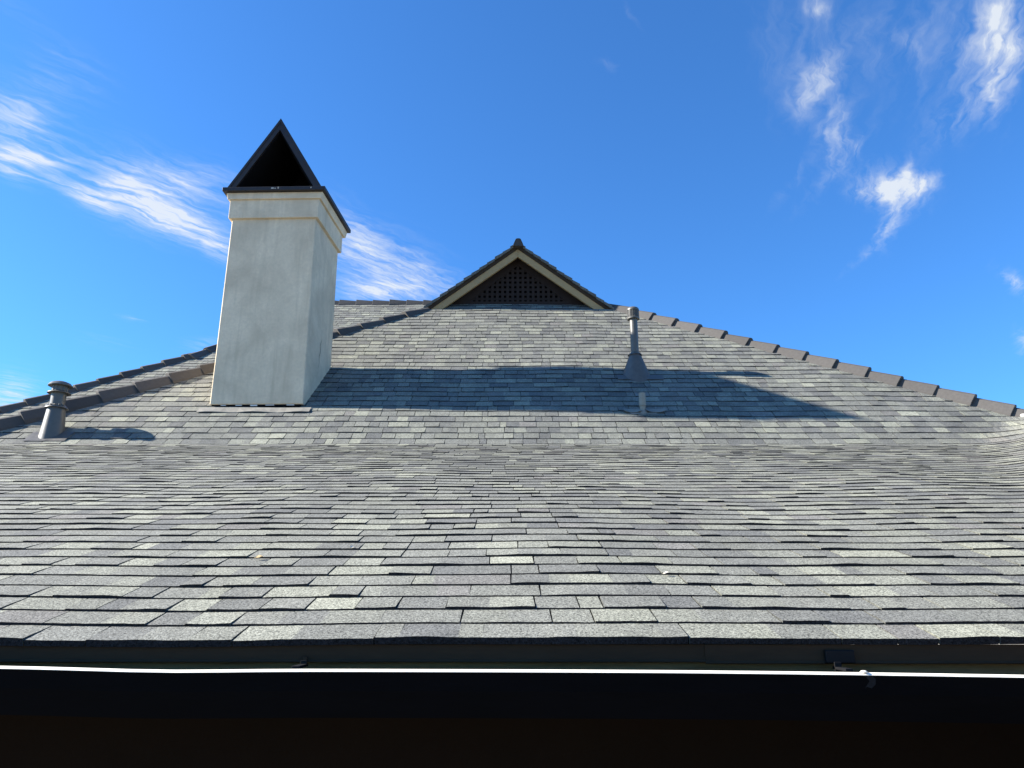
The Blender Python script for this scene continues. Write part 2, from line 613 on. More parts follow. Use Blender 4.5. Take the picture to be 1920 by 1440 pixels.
def piece(sf, k, x0, x1, lev, gl, gr, fine, lo=None, hi=None):
    """one shingle tab as a solid wedge; returns verts, faces"""
    s0 = k * U
    hg = 0.0022 if k < 36 else 0.0030
    a = x0 + (hg if gl else -0.0002)
    b = x1 - (hg if gr else -0.0002)
    n = max(1, int(math.ceil((b - a) / (0.034 if fine else 0.085))))
    xs = np.linspace(a, b, n + 1)
    ph = LIFT[k % 140]
    lift = 0.0012 * np.sin(7.0 * xs + ph[0]) + 0.0010 * np.sin(15.0 * xs + ph[1]) + 0.0008 * np.sin(31.0 * xs + ph[2])
    lift = np.maximum(lift, -0.0006) * (0.7 + 0.6 * lev)
    top = (0.0105 if k < 22 else 0.0096 if k < 43 else 0.0118) + (0.0036 if k < 22 else 0.0034) * lev + lift
    jit = RNG.uniform(-1, 1, n + 1) * (0.0013 if fine else 0.0010)
    skew = RNG.uniform(-0.003, 0.003)
    if fine:
        rows = [(0.0, top), (0.045, 0.0090 + 0.0030 * lev + lift * 0.45), (U + 0.022, np.full(n + 1, 0.0042))]
    else:
        rows = [(0.0, top), (U + 0.022, np.full(n + 1, 0.0042))]
    V = []
    V.append(sf(xs, s0 + jit, np.full(n + 1, -0.002 if k else -0.007)))
    for (ds, h) in rows:
        V.append(sf(xs + skew * ds / U, s0 + ds + (jit if ds == 0 else 0), h))
    nr = len(V)
    m = n + 1
    F = []
    for r_ in range(nr - 1):
        for i in range(n):
            F.append((r_ * m + i, r_ * m + i + 1, (r_ + 1) * m + i + 1, (r_ + 1) * m + i, 1 if r_ == 0 else 0))
    # sides
    if fine:
        V.append(sf(xs[[0, -1]], np.array([s0 + U, s0 + U]), np.array([-0.002, -0.002])))
        e0 = nr * m
        F.append((0, m, 2 * m, 3 * m, e0, 2))
        F.append((n, e0 + 1, 3 * m + n, 2 * m + n, m + n, 2))
    else:
        V.append(sf(xs[[0, -1]], np.array([s0 + U, s0 + U]), np.array([-0.002, -0.002])))
        e0 = nr * m
        F.append((0, m, 2 * m, e0, 2))
        F.append((n, e0 + 1, 2 * m + n, m + n, 2))
    return np.concatenate(V), F


def deck_mesh(name, sf, ss, xa, xb, nx=60, h=-0.006):
    V, F = [], []
    for s in ss:
        xs = np.linspace(xa(s), xb(s), nx)
        V.append(sf(xs, np.full(nx, s), np.full(nx, h)))
    for r_ in range(len(ss) - 1):
        for i in range(nx - 1):
            F.append((r_ * nx + i, r_ * nx + i + 1, (r_ + 1) * nx + i + 1, (r_ + 1) * nx + i))
    me = bpy.data.meshes.new(name)
    me.from_pydata(np.concatenate(V).tolist(), [], F)
    me.update()
    return me


# ------------------------------------------------------------------ ground
bm = bmesh.new()
g_ = [bm.verts.new(p) for p in ((-900, -900, 0), (900, -900, 0), (900, 900, 0), (-900, 900, 0))]
bm.faces.new(g_)
link('ground', mesh_of(bm, 'ground'), M['ground'], kind='structure')

# ------------------------------------------------------------------ house
house = empty('house', (0, 9, 0), 'large house with grey shingled hip roof, louvred gable and stucco chimney', 'house')
house.location = (0, 0, 0)

# hip lines of the front block (plan)
HR0, HR1 = (1.716, 11.979), (5.785, 8.957)
HL0, HL1 = (-1.489, 11.89), (-5.838, 8.539)
hr_m = (HR1[0] - HR0[0]) / (HR0[1] - HR1[1])
hl_m = (HL0[0] - HL1[0]) / (HL0[1] - HL1[1])


def front_xr(s):
    y = float(prof(s)[0])
    z = float(prof(s)[1])
    if z < ZC + 2.12:
        xs = XV0 + (z - ZV0) * XVS - RV
        return xs + RV * math.pi / 2 + 2.2
    return HR0[0] + (HR0[1] - y) * hr_m


def front_xl(s):
    y = float(prof(s)[0])
    if s < SB:
        return max(-9.0, -6.26 - (Y_BREAK - y) * 1.0)
    return HL0[0] - (HL0[1] - y) * hl_m


S_TOP = float(s_of_y(12.28))
K_TOP = int(S_TOP / U)
S_WING = float(np.interp(ZC + 2.119, _z, _s))
ss = np.concatenate([np.linspace(0.012, SB - 0.2, 20), np.linspace(SB - 0.16, SB + 0.16, 7), np.linspace(SB + 0.2, S_WING, 4)])
roof = link('roof_slope', deck_mesh('roof_slope', surf, ss, lambda s: front_xl(max(s, 0)), lambda s: front_xr(max(s, 0)), 90), M['deck'], house)

link('roof_deck', deck_mesh('roof_deck', surf, np.linspace(S_WING + 0.006, S_TOP, 16), front_xl, front_xr, 60), M['deck'], house)

all_pieces = []
for k in range(0, K_TOP + 1):
    s0 = k * U
    smid = s0 + U * 0.5
    xa, xb = front_xl(smid), front_xr(s0 + U + 0.03 if abs(s0 - S_WING) < 0.3 else smid)
    for p in lay_course(k, xa, xb):
        x0, x1 = max(p[0], xa - 0.02), min(p[1], xb + 0.02)
        if x1 - x0 > 0.02:
            all_pieces.append((k, x0, x1, p[2], p[3], p[4], p[5]))

# the 300 tabs that show largest in view become objects of their own
cp, sp = math.cos(R(16.5)), math.sin(R(16.5))
score = []
for i, (k, x0, x1, *_r) in enumerate(all_pieces):
    q = surf(np.array([x0, x1, x0, x1]), np.array([k, k, k + 1, k + 1]) * U, np.zeros(4))
    dep = q[:, 1] * cp + (q[:, 2] - ZC) * sp
    if dep.min() < 0.3:
        continue
    X = 27 / 36 * q[:, 0] / dep
    Y = 27 / 36 * (-q[:, 1] * sp + (q[:, 2] - ZC) * cp) / dep
    if X.max() < -0.5 or X.min() > 0.5:
        continue
    vis = max(0, min(0.5, X.max()) - max(-0.5, X.min()))
    score.append((vis * (Y.max() - Y.min()), i))
score.sort(reverse=True)
big = {i for _v, i in score[:300]}
soup = Soup()
for i, (k, x0, x1, lev, col, gl, gr) in enumerate(all_pieces):
    V, F = piece(surf, k, x0, x1, lev, gl, gr, i in big or k < 26)
    if i in big:
        one = Soup()
        one.add(V, F, col)
        link('shingle', one.mesh('shingle'), M['shingle'], roof)
    else:
        soup.add(V, F, col)
link('shingles', soup.mesh('shingles'), M['shingle'], roof, kind='stuff')

# rear block: front slope of the taller roof behind
DY = 3.0
rear = flat_surf(DY)
RIDGE_Y = 18.12
S_RIDGE = SB + (RIDGE_Y - Y_BREAK - DY) / math.cos(PB)
RIDGE_Z = Z_BREAK + (S_RIDGE - SB) * math.sin(PB)


def rear_y(s):
    return Y_BREAK + DY + (s - SB) * math.cos(PB)


def rear_xl(s):
    y = rear_y(s)
    if y > 15.4:
        return -6.55 + (y - 15.4) * 0.62
    return -6.55 - (15.4 - y) * 1.1634


def rear_xr(s):
    z = Z_BREAK + (s - SB) * math.sin(PB)
    if z > ZC + 6.0:
        return 2.0
    return min(2.0, -1.489 + (z - ZC - 4.797) / 0.6415 + 0.15)


S_R0 = SB + (12.7 - Y_BREAK - DY) / math.cos(PB)
ss = np.linspace(S_R0, S_RIDGE, 18)
rear_roof = link('rear_roof_slope', deck_mesh('rear_roof_slope', rear, ss, rear_xl, rear_xr, 30), M['deck'], house)
soup = Soup()
for k in range(int(S_R0 / U) + 1, int(S_RIDGE / U)):
    smid = (k + 0.5) * U
    xa, xb = rear_xl(smid), rear_xr(smid)
    for p in lay_course(k, xa, xb):
        x0, x1 = max(p[0], xa - 0.02), min(p[1], xb)
        if x1 - x0 > 0.02:
            V, F = piece(rear, k, x0, x1, p[2], p[4], p[5], False)
            soup.add(V, F, p[3])
link('shingles', soup.mesh('shingles'), M['shingle'], rear_roof, kind='stuff')


# slopes that face away from the picture, plain sheets with the same granules
def sheet(name, pts, col=(0.19, 0.2, 0.2)):
    me = bpy.data.meshes.new(name)
    me.from_pydata([tuple(p) for p in pts], [], [tuple(range(len(pts)))])
    at = me.color_attributes.new('tone', 'FLOAT_COLOR', 'POINT')
    at.data.foreach_set('color', np.tile(np.array([*col, 1.0], np.float32), len(pts)))
    return link(name, me, M['shingle'], house)


zh = lambda y: Z_BREAK + (y - Y_BREAK) * TB        # height of the upper plane at y
GX = 0.10                                           # gable centre
G_Y = 11.93                                         # rake front
G_BASE, G_PEAK, G_HALF = ZC + 4.775, ZC + 6.06, 1.70
sheet('side_slope', [(HL0[0], HL0[1], zh(HL0[1])), (-6.3, 8.19, zh(8.19)), (-9.0, 8.19, ZC + 0.2), (-9.0, 16.5, ZC + 0.2), (-1.2, 16.4, G_BASE + 0.2)])
sheet('side_slope', [(HR0[0], HR0[1], zh(HR0[1])), (1.75, 18.0, G_BASE), (7.2, 18.0, ZC + 1.4), (7.2, 9.4, ZC + 1.4), (5.95, 8.83, zh(8.83))])
sheet('rear_side_slope', [(rear_xl(S_RIDGE), RIDGE_Y, RIDGE_Z), (-6.55, 15.4, Z_BREAK + (15.4 - Y_BREAK - DY) * TB), (rear_xl(S_R0), 12.7, Z_BREAK + (12.7 - Y_BREAK - DY) * TB), (-12, 13, ZC + 1.0), (-12, 24, ZC + 1.0)])
sheet('rear_side_slope', [(2.0, RIDGE_Y, RIDGE_Z), (2.0, 16.4, RIDGE_Z - 1.6), (5.6, 15.0, ZC + 1.6), (5.6, 22, ZC + 1.6)])
sheet('back_slope', [(rear_xl(S_RIDGE), RIDGE_Y, RIDGE_Z), (2.0, RIDGE_Y, RIDGE_Z), (5.6, 24, ZC + 1.6), (-12, 24, ZC + 1.0)])

# ------------------------------------------------------------------ hip and ridge tiles


def hip_tile_mesh(side_drop, L=0.425, lap=0.07, wd=1.0):
    """one folded cap, x downhill, y across, z out of the roof; lower end raised over the next"""
    prof_hi = [(-0.150, -0.15 * side_drop - 0.02), (-0.142, -0.142 * side_drop + 0.03), (-0.072, 0.090), (-0.030, 0.106), (0.030, 0.106), (0.072, 0.090), (0.142, -0.142 * side_drop + 0.03), (0.150, -0.15 * side_drop - 0.02)]
    bm = bmesh.new()
    rings = []
    for (x, dz, sc) in ((-lap, -0.046, 0.86), (L - 0.006, 0.0, 1.0), (L, -0.004, 0.985)):
        rings.append([bm.verts.new((x, p[0] * sc * wd, p[1] * wd + dz * wd)) for p in prof_hi])
    n = len(prof_hi)
    for a, b in zip(rings, rings[1:]):
        for i in range(n):
            bm.faces.new((a[i], b[i], b[(i + 1) % n], a[(i + 1) % n]))
    bm.faces.new(rings[0])
    bm.faces.new(rings[-1])
    return mesh_of(bm, 'hip_tile')


def tile_row(name, p0, p1, nmain, drop, parent, spacing=0.425, start=0.0, wd=0.9):
    p0, p1 = Vector(p0), Vector(p1)
    d = (p1 - p0).normalized()
    nrm = Vector(nmain)
    nrm = (nrm - d * nrm.dot(d)).normalized()
    lat = nrm.cross(d)
    me = hip_tile_mesh(drop, spacing, wd=wd)
    L = (p1 - p0).length
    t = start
    while t < L - 0.05:
        o = link(name, me, M['hip'], parent)
        j = random.uniform
        base = p0 + d * (t + j(-0.006, 0.006)) + nrm * j(-0.005, 0.009) + lat * j(-0.004, 0.004)
        yaw = j(-0.022, 0.022)
        dd = (d + lat * yaw).normalized()
        ll = nrm.cross(dd)
        o.matrix_local = Matrix(((dd.x, ll.x, nrm.x, base.x), (dd.y, ll.y, nrm.y, base.y), (dd.z, ll.z, nrm.z, base.z), (0, 0, 0, 1)))
        t += spacing


tile_row('hip_tile', (HR0[0] - 0.05, HR0[1] + 0.04, zh(HR0[1]) + 0.02), (6.02, 8.78, zh(8.78) + 0.01), (0.26, -0.42, 0.87), 0.38, house, start=0.0)
tile_row('hip_tile', (HL0[0] + 0.1, HL0[1] + 0.07, zh(HL0[1]) + 0.02), (-6.9, 7.72, zh(7.72) + 0.05), (-0.26, -0.42, 0.87), 0.38, house, start=0.1)
rz = lambda y: Z_BREAK + (y - Y_BREAK - DY) * TB
tile_row('hip_tile', (rear_xl(S_RIDGE), RIDGE_Y, RIDGE_Z), (-6.55, 15.4, rz(15.4)), (-0.4, -0.35, 0.85), 0.4, house)
tile_row('hip_tile', (-6.55, 15.4, rz(15.4)), (-9.7, 12.7, rz(12.7)), (-0.26, -0.42, 0.87), 0.38, house)
tile_row('ridge_tile', (2.0, RIDGE_Y, RIDGE_Z), (rear_xl(S_RIDGE), RIDGE_Y, RIDGE_Z), (0, 0, 1), 0.75, house)
tile_row('ridge_tile', (GX, 16.5, G_PEAK - 0.035), (GX, G_Y - 0.03, G_PEAK - 0.035), (0, 0, 1), 0.75, house, wd=0.58)

tile_row('ridge_tile', (6.0, 8.25, ZC + 2.13), (6.0, 6.3, ZC + 2.13), (0, 0, 1), 0.55, house)
sheet('wing_far_slope', [(6.0, 8.6, ZC + 2.12), (6.0, 6.3, ZC + 2.12), (9.0, 6.3, ZC + 0.4), (9.0, 9.6, ZC + 0.4), (7.2, 9.4, ZC + 1.35)])

# mortar plug at the foot of the right hip
for (c, r_) in (((5.98, 8.72, zh(8.72) + 0.03), 0.04),):
    bm = bmesh.new()
    bmesh.ops.create_icosphere(bm, subdivisions=2, radius=r_)
    for v in bm.verts:
        v.co *= random.uniform(0.75, 1.15)
        v.co.z *= 0.8
    o = link('mortar_plug', mesh_of(bm, 'mortar_plug'), M['mortar'], house)
    o.location = c

# ------------------------------------------------------------------ gable
zt = G_BASE
gd = Vector((G_HALF, 0, G_BASE - G_PEAK)).normalized()
gn = Vector((-gd.z, 0, gd.x))                        # outward normal of the right rake in the x-z plane


def rake(sign, d0, d1, y0, y1, name, mat, parent, ext=0.0, **kw):
    """bar along the rake between perpendicular depths d0 and d1 below the roof line, mitred at the peak"""
    pk0 = G_PEAK - d0 / gd.x
    pk1 = G_PEAK - d1 / gd.x
    L = G_HALF + ext
    sl = (G_PEAK - G_BASE) / G_HALF
    cut = G_BASE - 0.03
    pts = [(GX + sign * 0.0015, y0, pk0), (GX + sign * L, y0, pk0 - sl * L)]
    xe = (pk1 - cut) / sl
    if pk0 - sl * L < cut:
        pts = [(GX + sign * 0.0015, y0, pk0), (GX + sign * (pk0 - cut) / sl, y0, cut)]
    pts += [(GX + sign * xe, y0, cut), (GX + sign * 0.0015, y0, pk1)]
    return poly_prism(name, pts, (0, y1 - y0, 0), mat, parent, **kw)


groof = link('gable_roof', bpy.data.meshes.new('gable_roof'), M['deck'], house)
me = groof.data
gp = [(GX, G_Y + 0.01, G_PEAK - 0.1), (GX + G_HALF, G_Y + 0.01, G_BASE - 0.1), (GX + G_HALF, 16.6, G_BASE - 0.1), (GX, 16.6, G_PEAK - 0.1), (GX - G_HALF, 16.6, G_BASE - 0.1), (GX - G_HALF, G_Y + 0.01, G_BASE - 0.1)]
me.from_pydata(gp, [], [(0, 1, 2, 3), (0, 3, 4, 5)])
me.update()
# shingle courses on the gable slopes, their ragged edge shows along the rake
for sign in (-1, 1):
    n = 13
    sl_len = math.hypot(G_HALF, G_PEAK - G_BASE)
    for i in range(n):
        t0, t1 = i / n, (i + 1) / n
        x0, x1 = GX + sign * G_HALF * t0, GX + sign * G_HALF * t1
        z0, z1 = G_PEAK + (G_BASE - G_PEAK) * t0, G_PEAK + (G_BASE - G_PEAK) * t1
        e = random.uniform(-0.015, 0.012)
        th = 0.045
        pts = [(x0, 0, z0 - 0.012), (x1, 0, z1 + 0.010), (x1, 0, z1 - th), (x0, 0, z0 - th - 0.012)]
        pts = [(p[0], G_Y - 0.03 + e, p[2]) for p in pts]
        o = poly_prism('gable_shingle', pts, (0, 4.6, 0), None, groof)
        at = o.data.color_attributes.new('tone', 'FLOAT_COLOR', 'POINT')
        c = TONES[random.choice((1, 2, 2, 3))] * 0.8
        at.data.foreach_set('color', np.tile(np.array([*c, 1.0], np.float32), len(o.data.vertices)))
        o.data.materials.append(M['shingle'])
for sign in (-1, 1):
    rake(sign, 0.048, 0.100, G_Y - 0.012, G_Y + 0.05, 'rake_flashing', M['drip'], house)
    rake(sign, 0.101, 0.212, G_Y, G_Y + 0.045, 'rake_board', M['tan'], house)
    rake(sign, 0.106, 0.150, G_Y + 0.046, G_Y + 0.215, 'gable_soffit', M['lattice'], house)

GW = G_Y + 0.19                                       # recessed gable wall
slope_g = (G_PEAK - G_BASE) / G_HALF
zin = G_PEAK - 0.15 / gd.x
zb = zh(GW) - 0.02
half_in = (zin - zb) / slope_g
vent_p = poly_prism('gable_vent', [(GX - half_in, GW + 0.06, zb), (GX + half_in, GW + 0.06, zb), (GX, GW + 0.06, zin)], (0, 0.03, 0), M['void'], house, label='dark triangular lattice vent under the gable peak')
zl = zb + 0.075                                        # lattice foot
ztl = zin - 0.115 / gd.x
hl = (ztl - zl) / slope_g
# frame boards round the lattice
for sign in (-1, 1):
    poly_prism('vent_frame', [(GX + sign * 0.001, GW - 0.004, zin), (GX + sign * half_in, GW - 0.004, zb), (GX + sign * (hl + 0.02), GW - 0.004, zb), (GX + sign * 0.001, GW - 0.004, ztl)], (0, 0.03, 0), M['lattice'], vent_p)
box('vent_frame', (GX - half_in + 0.1, GW - 0.010, zb - 0.05), (GX + half_in - 0.1, GW + 0.032, zl), M['lattice'], vent_p)
sp_ = 0.0872
i = 0
nxs = int(hl / sp_)
for j in range(-nxs, nxs + 1):
    x = GX + j * sp_
    zt_ = ztl - abs(x - GX) * slope_g
    if zt_ - zl > 0.03:
        box('slat', (x - 0.023, GW + 0.002, zl - 0.01), (x + 0.023, GW + 0.012, zt_ + 0.03), M['lattice'], vent_p)
z = zl + 0.055
while z < ztl - 0.05:
    hw = (ztl - z) / slope_g + 0.03
    box('slat', (GX - hw, GW + 0.0135, z - 0.023), (GX + hw, GW + 0.0235, z + 0.023), M['lattice'], vent_p)
    z += sp_

# ------------------------------------------------------------------ chimney
CX, CY = -3.090, 8.955
CZ = ZC + 2.397
chim_x = Matrix.Translation((CX, CY, CZ)) @ Matrix.Rotation(R(-1.3), 4, 'Z') @ Matrix.Rotation(R(-0.1), 4, 'Y')
W0, W1, DP = 0.567, 0.548, 0.98
SKEW = math.tan(R(3.2))                      # the side wall runs a little out of square
HS = ZC + 4.918 - CZ


def block(name, hw0, hw1, y0, y1, z0, z1, mat, parent, bevel=0.012, sub=0, **kw):
    bm = bmesh.new()
    vs_ = []
    for (hw, z_) in ((hw0, z0), (hw1, z1)):
        for (x, y) in ((-hw, y0), (hw, y0), (hw + SKEW * (y1 - y0), y1), (-hw, y1)):
            vs_.append(bm.verts.new((x, y, z_)))
    for q in ((0, 1, 5, 4), (1, 2, 6, 5), (2, 3, 7, 6), (3, 0, 4, 7), (4, 5, 6, 7), (3, 2, 1, 0)):
        bm.faces.new([vs_[i] for i in q])
    if bevel:
        bmesh.ops.bevel(bm, geom=list(bm.edges), offset=bevel, segments=3, profile=0.5, affect='EDGES')
    if parent is house:
        pass
    o = link(name, mesh_of(bm, name), mat, parent, **kw)
    return o


chim = block('chimney', W0, W1, 0.0, DP, 0.0, HS, M['stucco'], house, 0.014, label='weathered white stucco chimney with dark open peaked cap')
chim.matrix_local = chim_x
block('band', W1 + 0.036, W1 + 0.036, -0.036, DP + 0.036, HS - 0.03, HS + 0.235, M['stucco'], chim, 0.006)
block('cornice', W1 + 0.062, W1 + 0.085, -0.062, DP + 0.085, HS + 0.232, HS + 0.325, M['stucco'], chim, 0.006)
block('cap_plate', W1 + 0.122, W1 + 0.122, -0.115, DP + 0.115, HS + 0.326, HS + 0.378, M['cap'], chim, 0.004)
ZP = HS + 0.379
AP = ZC + 6.335 - CZ
hb = 0.615
for sign in (-1, 1):
    th = 0.115
    sl = (AP - ZP) / hb
    inner = (AP - ZP - 0.165) / sl
    front_pts = [(0.0008 * sign, -0.085, AP), (sign * hb, -0.085, ZP), (sign * inner, -0.085, ZP), (0.0008 * sign, -0.085, AP - 0.165)]
    poly_prism('cap_roof_panel', front_pts, (0, DP + 0.17, 0), M['cap'], chim)
    lin = inner - 0.002
    poly_prism('cap_inner_dark', [(0.001 * sign, -0.06, AP - 0.169), (sign * lin, -0.06, ZP + 0.0008), (sign * (lin - 0.012), -0.06, ZP + 0.0008), (0.001 * sign, -0.06, AP - 0.192)], (0, DP, 0), M['cavity'], chim)  # added black sheets: the shade inside the hollow cap put into colour
    # thin folded edge strip proud of each panel
    e_pts = [(0.001 * sign, -0.092, AP + 0.006), (sign * (hb + 0.006), -0.092, ZP + 0.001), (sign * (hb - 0.028), -0.092, ZP + 0.001), (0.001 * sign, -0.092, AP - 0.052)]
    poly_prism('cap_edge_strip', e_pts, (0, 0.006, 0), M['cap'], chim)
poly_prism('cap_back_panel', [(-0.56, DP - 0.02, ZP), (0.56, DP - 0.02, ZP), (0, DP - 0.02, AP - 0.10)], (0, 0.02, 0), M['cavity'], chim)
box('cap_floor', (-0.47, 0.0, ZP + 0.001), (0.47, DP - 0.05, ZP + 0.006), M['cavity'], chim)
lathe('flue_pipe', [(0.105, 0), (0.105, 0.14), (0.125, 0.145), (0.125, 0.165), (0.09, 0.165)], M['cap'], chim, 32, (0.14, 0.30, ZP + 0.006))
# flaked paint on the plate front
for (x, w, h) in ((-0.03, 0.035, 0.016), (0.012, 0.02, 0.010), (0.055, 0.014, 0.026), (0.485, 0.012, 0.018)):
    box('paint_flake', (x, -0.1185, HS + 0.345), (x + w, -0.1158, HS + 0.345 + h), M['chip'], chim)
# hairline crack on the shaded side face
bm = bmesh.new()
pz, py = 1.05, 0.52
vs_prev = None
for i in range(14):
    zc_ = pz - i * 0.035
    yc = py + 0.012 * math.sin(i * 1.3) + random.uniform(-0.006, 0.006) - i * 0.004
    w_ = 0.008 * math.sin((i + 0.5) / 14 * math.pi)
    xw = W0 + (W1 - W0) * zc_ / HS + SKEW * yc + 0.0015
    cur = [bm.verts.new((xw, yc - w_, zc_)), bm.verts.new((xw, yc + w_, zc_))]
    if vs_prev:
        bm.faces.new((vs_prev[0], vs_prev[1], cur[1], cur[0]))
    vs_prev = cur
link('crack', mesh_of(bm, 'crack'), M['cap'], chim)
# base flashing: black box for the shade in the gap under the stucco, torn pale membrane and a bent apron
ap_ = chim
box('base_gap', (-W0 + 0.03, 0.012, -0.12), (W0 - 0.03, 0.05, -0.001), M['cavity'], ap_)
for i in range(5):
    x = -W0 + 0.12 + i * 0.2 + random.uniform(-0.04, 0.04)
    box('membrane_scrap', (x, 0.006, -0.016 + random.uniform(-0.006, 0.004)), (x + random.uniform(0.05, 0.12), 0.0115, -0.003), M['mortar'], ap_)
bm = bmesh.new()
rows = []
for i in range(15):
    x = CX - 0.66 + i * (1.34 / 14)
    s_a = float(s_of_y(8.945))
    up_ = surf(np.array([x, x]), np.array([s_a - 0.005, s_a - 0.13]), np.array([0.020, 0.020 + 0.008 * math.sin(i * 1.1) + random.uniform(0, 0.004)]))
    rows.append([bm.verts.new(tuple(p)) for p in up_])
for a, b in zip(rows, rows[1:]):
    bm.faces.new((a[0], b[0], b[1], a[1]))
ret = bmesh.ops.extrude_face_region(bm, geom=list(bm.faces))
for v in [g for g in ret['geom'] if isinstance(g, bmesh.types.BMVert)]:
    v.co.z -= 0.006
o = link('apron_flashing', mesh_of(bm, 'apron_flashing'), M['lead'], chim)
o.matrix_parent_inverse = chim_x.inverted()

# ------------------------------------------------------------------ roof vents


def roof_z(y):
    return float(np.interp(y, _y, _z))


UPN = Vector((0, -math.sin(PB), math.cos(PB)))
UPS = Vector((0, math.cos(PB), math.sin(PB)))


def plate(name, c, hw, s0, s1, h, mat, parent, th=0.003, curl=0.0, n=10):
    """metal sheet lying on the upper slope; c = (x, y) of its centre"""
    base = Vector((c[0], c[1], roof_z(c[1])))
    bm = bmesh.new()
    rows = []
    for i in range(n + 1):
        x = -hw + 2 * hw * i / n
        up_ = curl * (abs(x) / hw) ** 2 * 0.02 + random.uniform(0, 0.002)
        rows.append([bm.verts.new(base + Vector((x, 0, 0)) + UPS * s + UPN * (h + up_ * w)) for s, w in ((s0, 1), (s1, 0.3))])
    for a, b in zip(rows, rows[1:]):
        bm.faces.new((a[0], b[0], b[1], a[1]))
    ret = bmesh.ops.extrude_face_region(bm, geom=list(bm.faces))
    for v in [g for g in ret['geom'] if isinstance(g, bmesh.types.BMVert)]:
        v.co -= UPN * th
    o = link(name, mesh_of(bm, name), mat, parent)
    o.location = -Vector(parent.location)
    return o


# left: flue vent with a domed hood
vx, vy = -5.165, 8.43
vz = roof_z(vy) + 0.0
vt = empty('flue_vent', (vx, vy, vz), 'short grey flue vent with round hood beside the lower left hip', 'roof vent')
lathe('flashing_cone', [(0.150, -0.16), (0.128, -0.02), (0.112, 0.12), (0.096, 0.28), (0.090, 0.31)], M['vent'], vt, 40)
lathe('storm_collar', [(0.085, 0.335), (0.100, 0.322), (0.120, 0.300), (0.122, 0.294), (0.112, 0.296), (0.085, 0.312)], M['vent'], vt, 40)
lathe('pipe', [(0.079, 0.29), (0.077, 0.50)], M['vent'], vt, 40)
lathe('lower_disc', [(0.07, 0.505), (0.085, 0.492), (0.122, 0.476), (0.123, 0.471), (0.085, 0.476), (0.07, 0.480)], M['vent'], vt, 40)
lathe('screen_neck', [(0.084, 0.498), (0.084, 0.575)], M['vent'], vt, 48, rfun=lambda i, z: 1.0 if i % 4 < 2 else 0.90)
lathe('hood', [(0.086, 0.562), (0.126, 0.556), (0.127, 0.564), (0.104, 0.592), (0.06, 0.610), (0.004, 0.616)], M['vent'], vt, 40)
for i in range(7):
    t = R(180 + 12 + i * 24)
    bm = bmesh.new()
    bmesh.ops.create_icosphere(bm, subdivisions=2, radius=0.010)
    for v in bm.verts:
        v.co.z *= 0.8
        v.co *= random.uniform(0.8, 1.2)
    o = link('sealant_bead', mesh_of(bm, 'sealant_bead', True), M['mortar'] if i < 3 else M['vent'], vt)
    o.location = (0.105 * math.cos(t), 0.105 * math.sin(t), 0.322)
plate('base_plate', (vx + 0.02, vy), 0.23, -0.205, 0.02, 0.022, M['ventlead'], vt)

# middle: tall pipe with ribbed cap and wide cone
tx, ty = 1.656, 9.80
tz = roof_z(ty)
tv = empty('tall_vent_pipe', (tx, ty, tz), 'tall slim vent pipe with ribbed cap and wide cone flashing near the gable', 'roof vent')
lathe('flashing_cone', [(0.250, -0.20), (0.195, -0.06), (0.150, 0.06), (0.105, 0.18), (0.074, 0.262)], M['ventlead'], tv, 48)
lathe('storm_collar', [(0.052, 0.292), (0.070, 0.278), (0.096, 0.252), (0.097, 0.247), (0.080, 0.252), (0.052, 0.270)], M['vent'], tv, 40)
lathe('pipe', [(0.054, 0.22), (0.052, 0.80)], M['vent'], tv, 32)
lathe('cap_skirt', [(0.052, 0.772), (0.084, 0.768), (0.086, 0.786), (0.078, 0.796), (0.05, 0.796)], M['vent'], tv, 40)
lathe('ribbed_cap', [(0.074, 0.794), (0.080, 0.800), (0.080, 0.895)], M['vent'], tv, 96, rfun=lambda i, z: 1.0 if i % 4 < 2 else 0.88, smooth=False)
lathe('cap_dome', [(0.082, 0.893), (0.083, 0.905), (0.076, 0.925), (0.055, 0.939), (0.003, 0.944)], M['vent'], tv, 40)
plate('base_plate', (tx + 0.03, ty), 0.30, -0.255, -0.10, 0.020, M['ventlead'], tv)

# lower: short two-step plumbing pipe
px_, py_ = 1.558, 8.86
pz_ = roof_z(py_)
pv = empty('plumbing_pipe', (px_, py_, pz_), 'short two-step grey plumbing pipe below the tall vent', 'pipe')
lathe('lower_pipe', [(0.036, -0.08), (0.034, 0.085)], M['pipe'], pv, 28)
lathe('upper_pipe', [(0.036, 0.078), (0.042, 0.080), (0.041, 0.225), (0.040, 0.240), (0.034, 0.240), (0.033, 0.20)], M['pipe'], pv, 28)
lathe('boot_collar', [(0.075, -0.05), (0.060, 0.0), (0.040, 0.025)], M['lead'], pv, 28)
plate('base_plate', (px_, py_), 0.155, -0.075, -0.03, 0.020, M['lead'], pv, curl=-0.3)
plate('lifted_flap', (px_ - 0.13, py_), 0.10, -0.045, 0.05, 0.024, M['lead'], pv, curl=1.2)
plate('lifted_flap', (px_ + 0.15, py_), 0.12, -0.045, 0.05, 0.026, M['lead'], pv, curl=1.4)

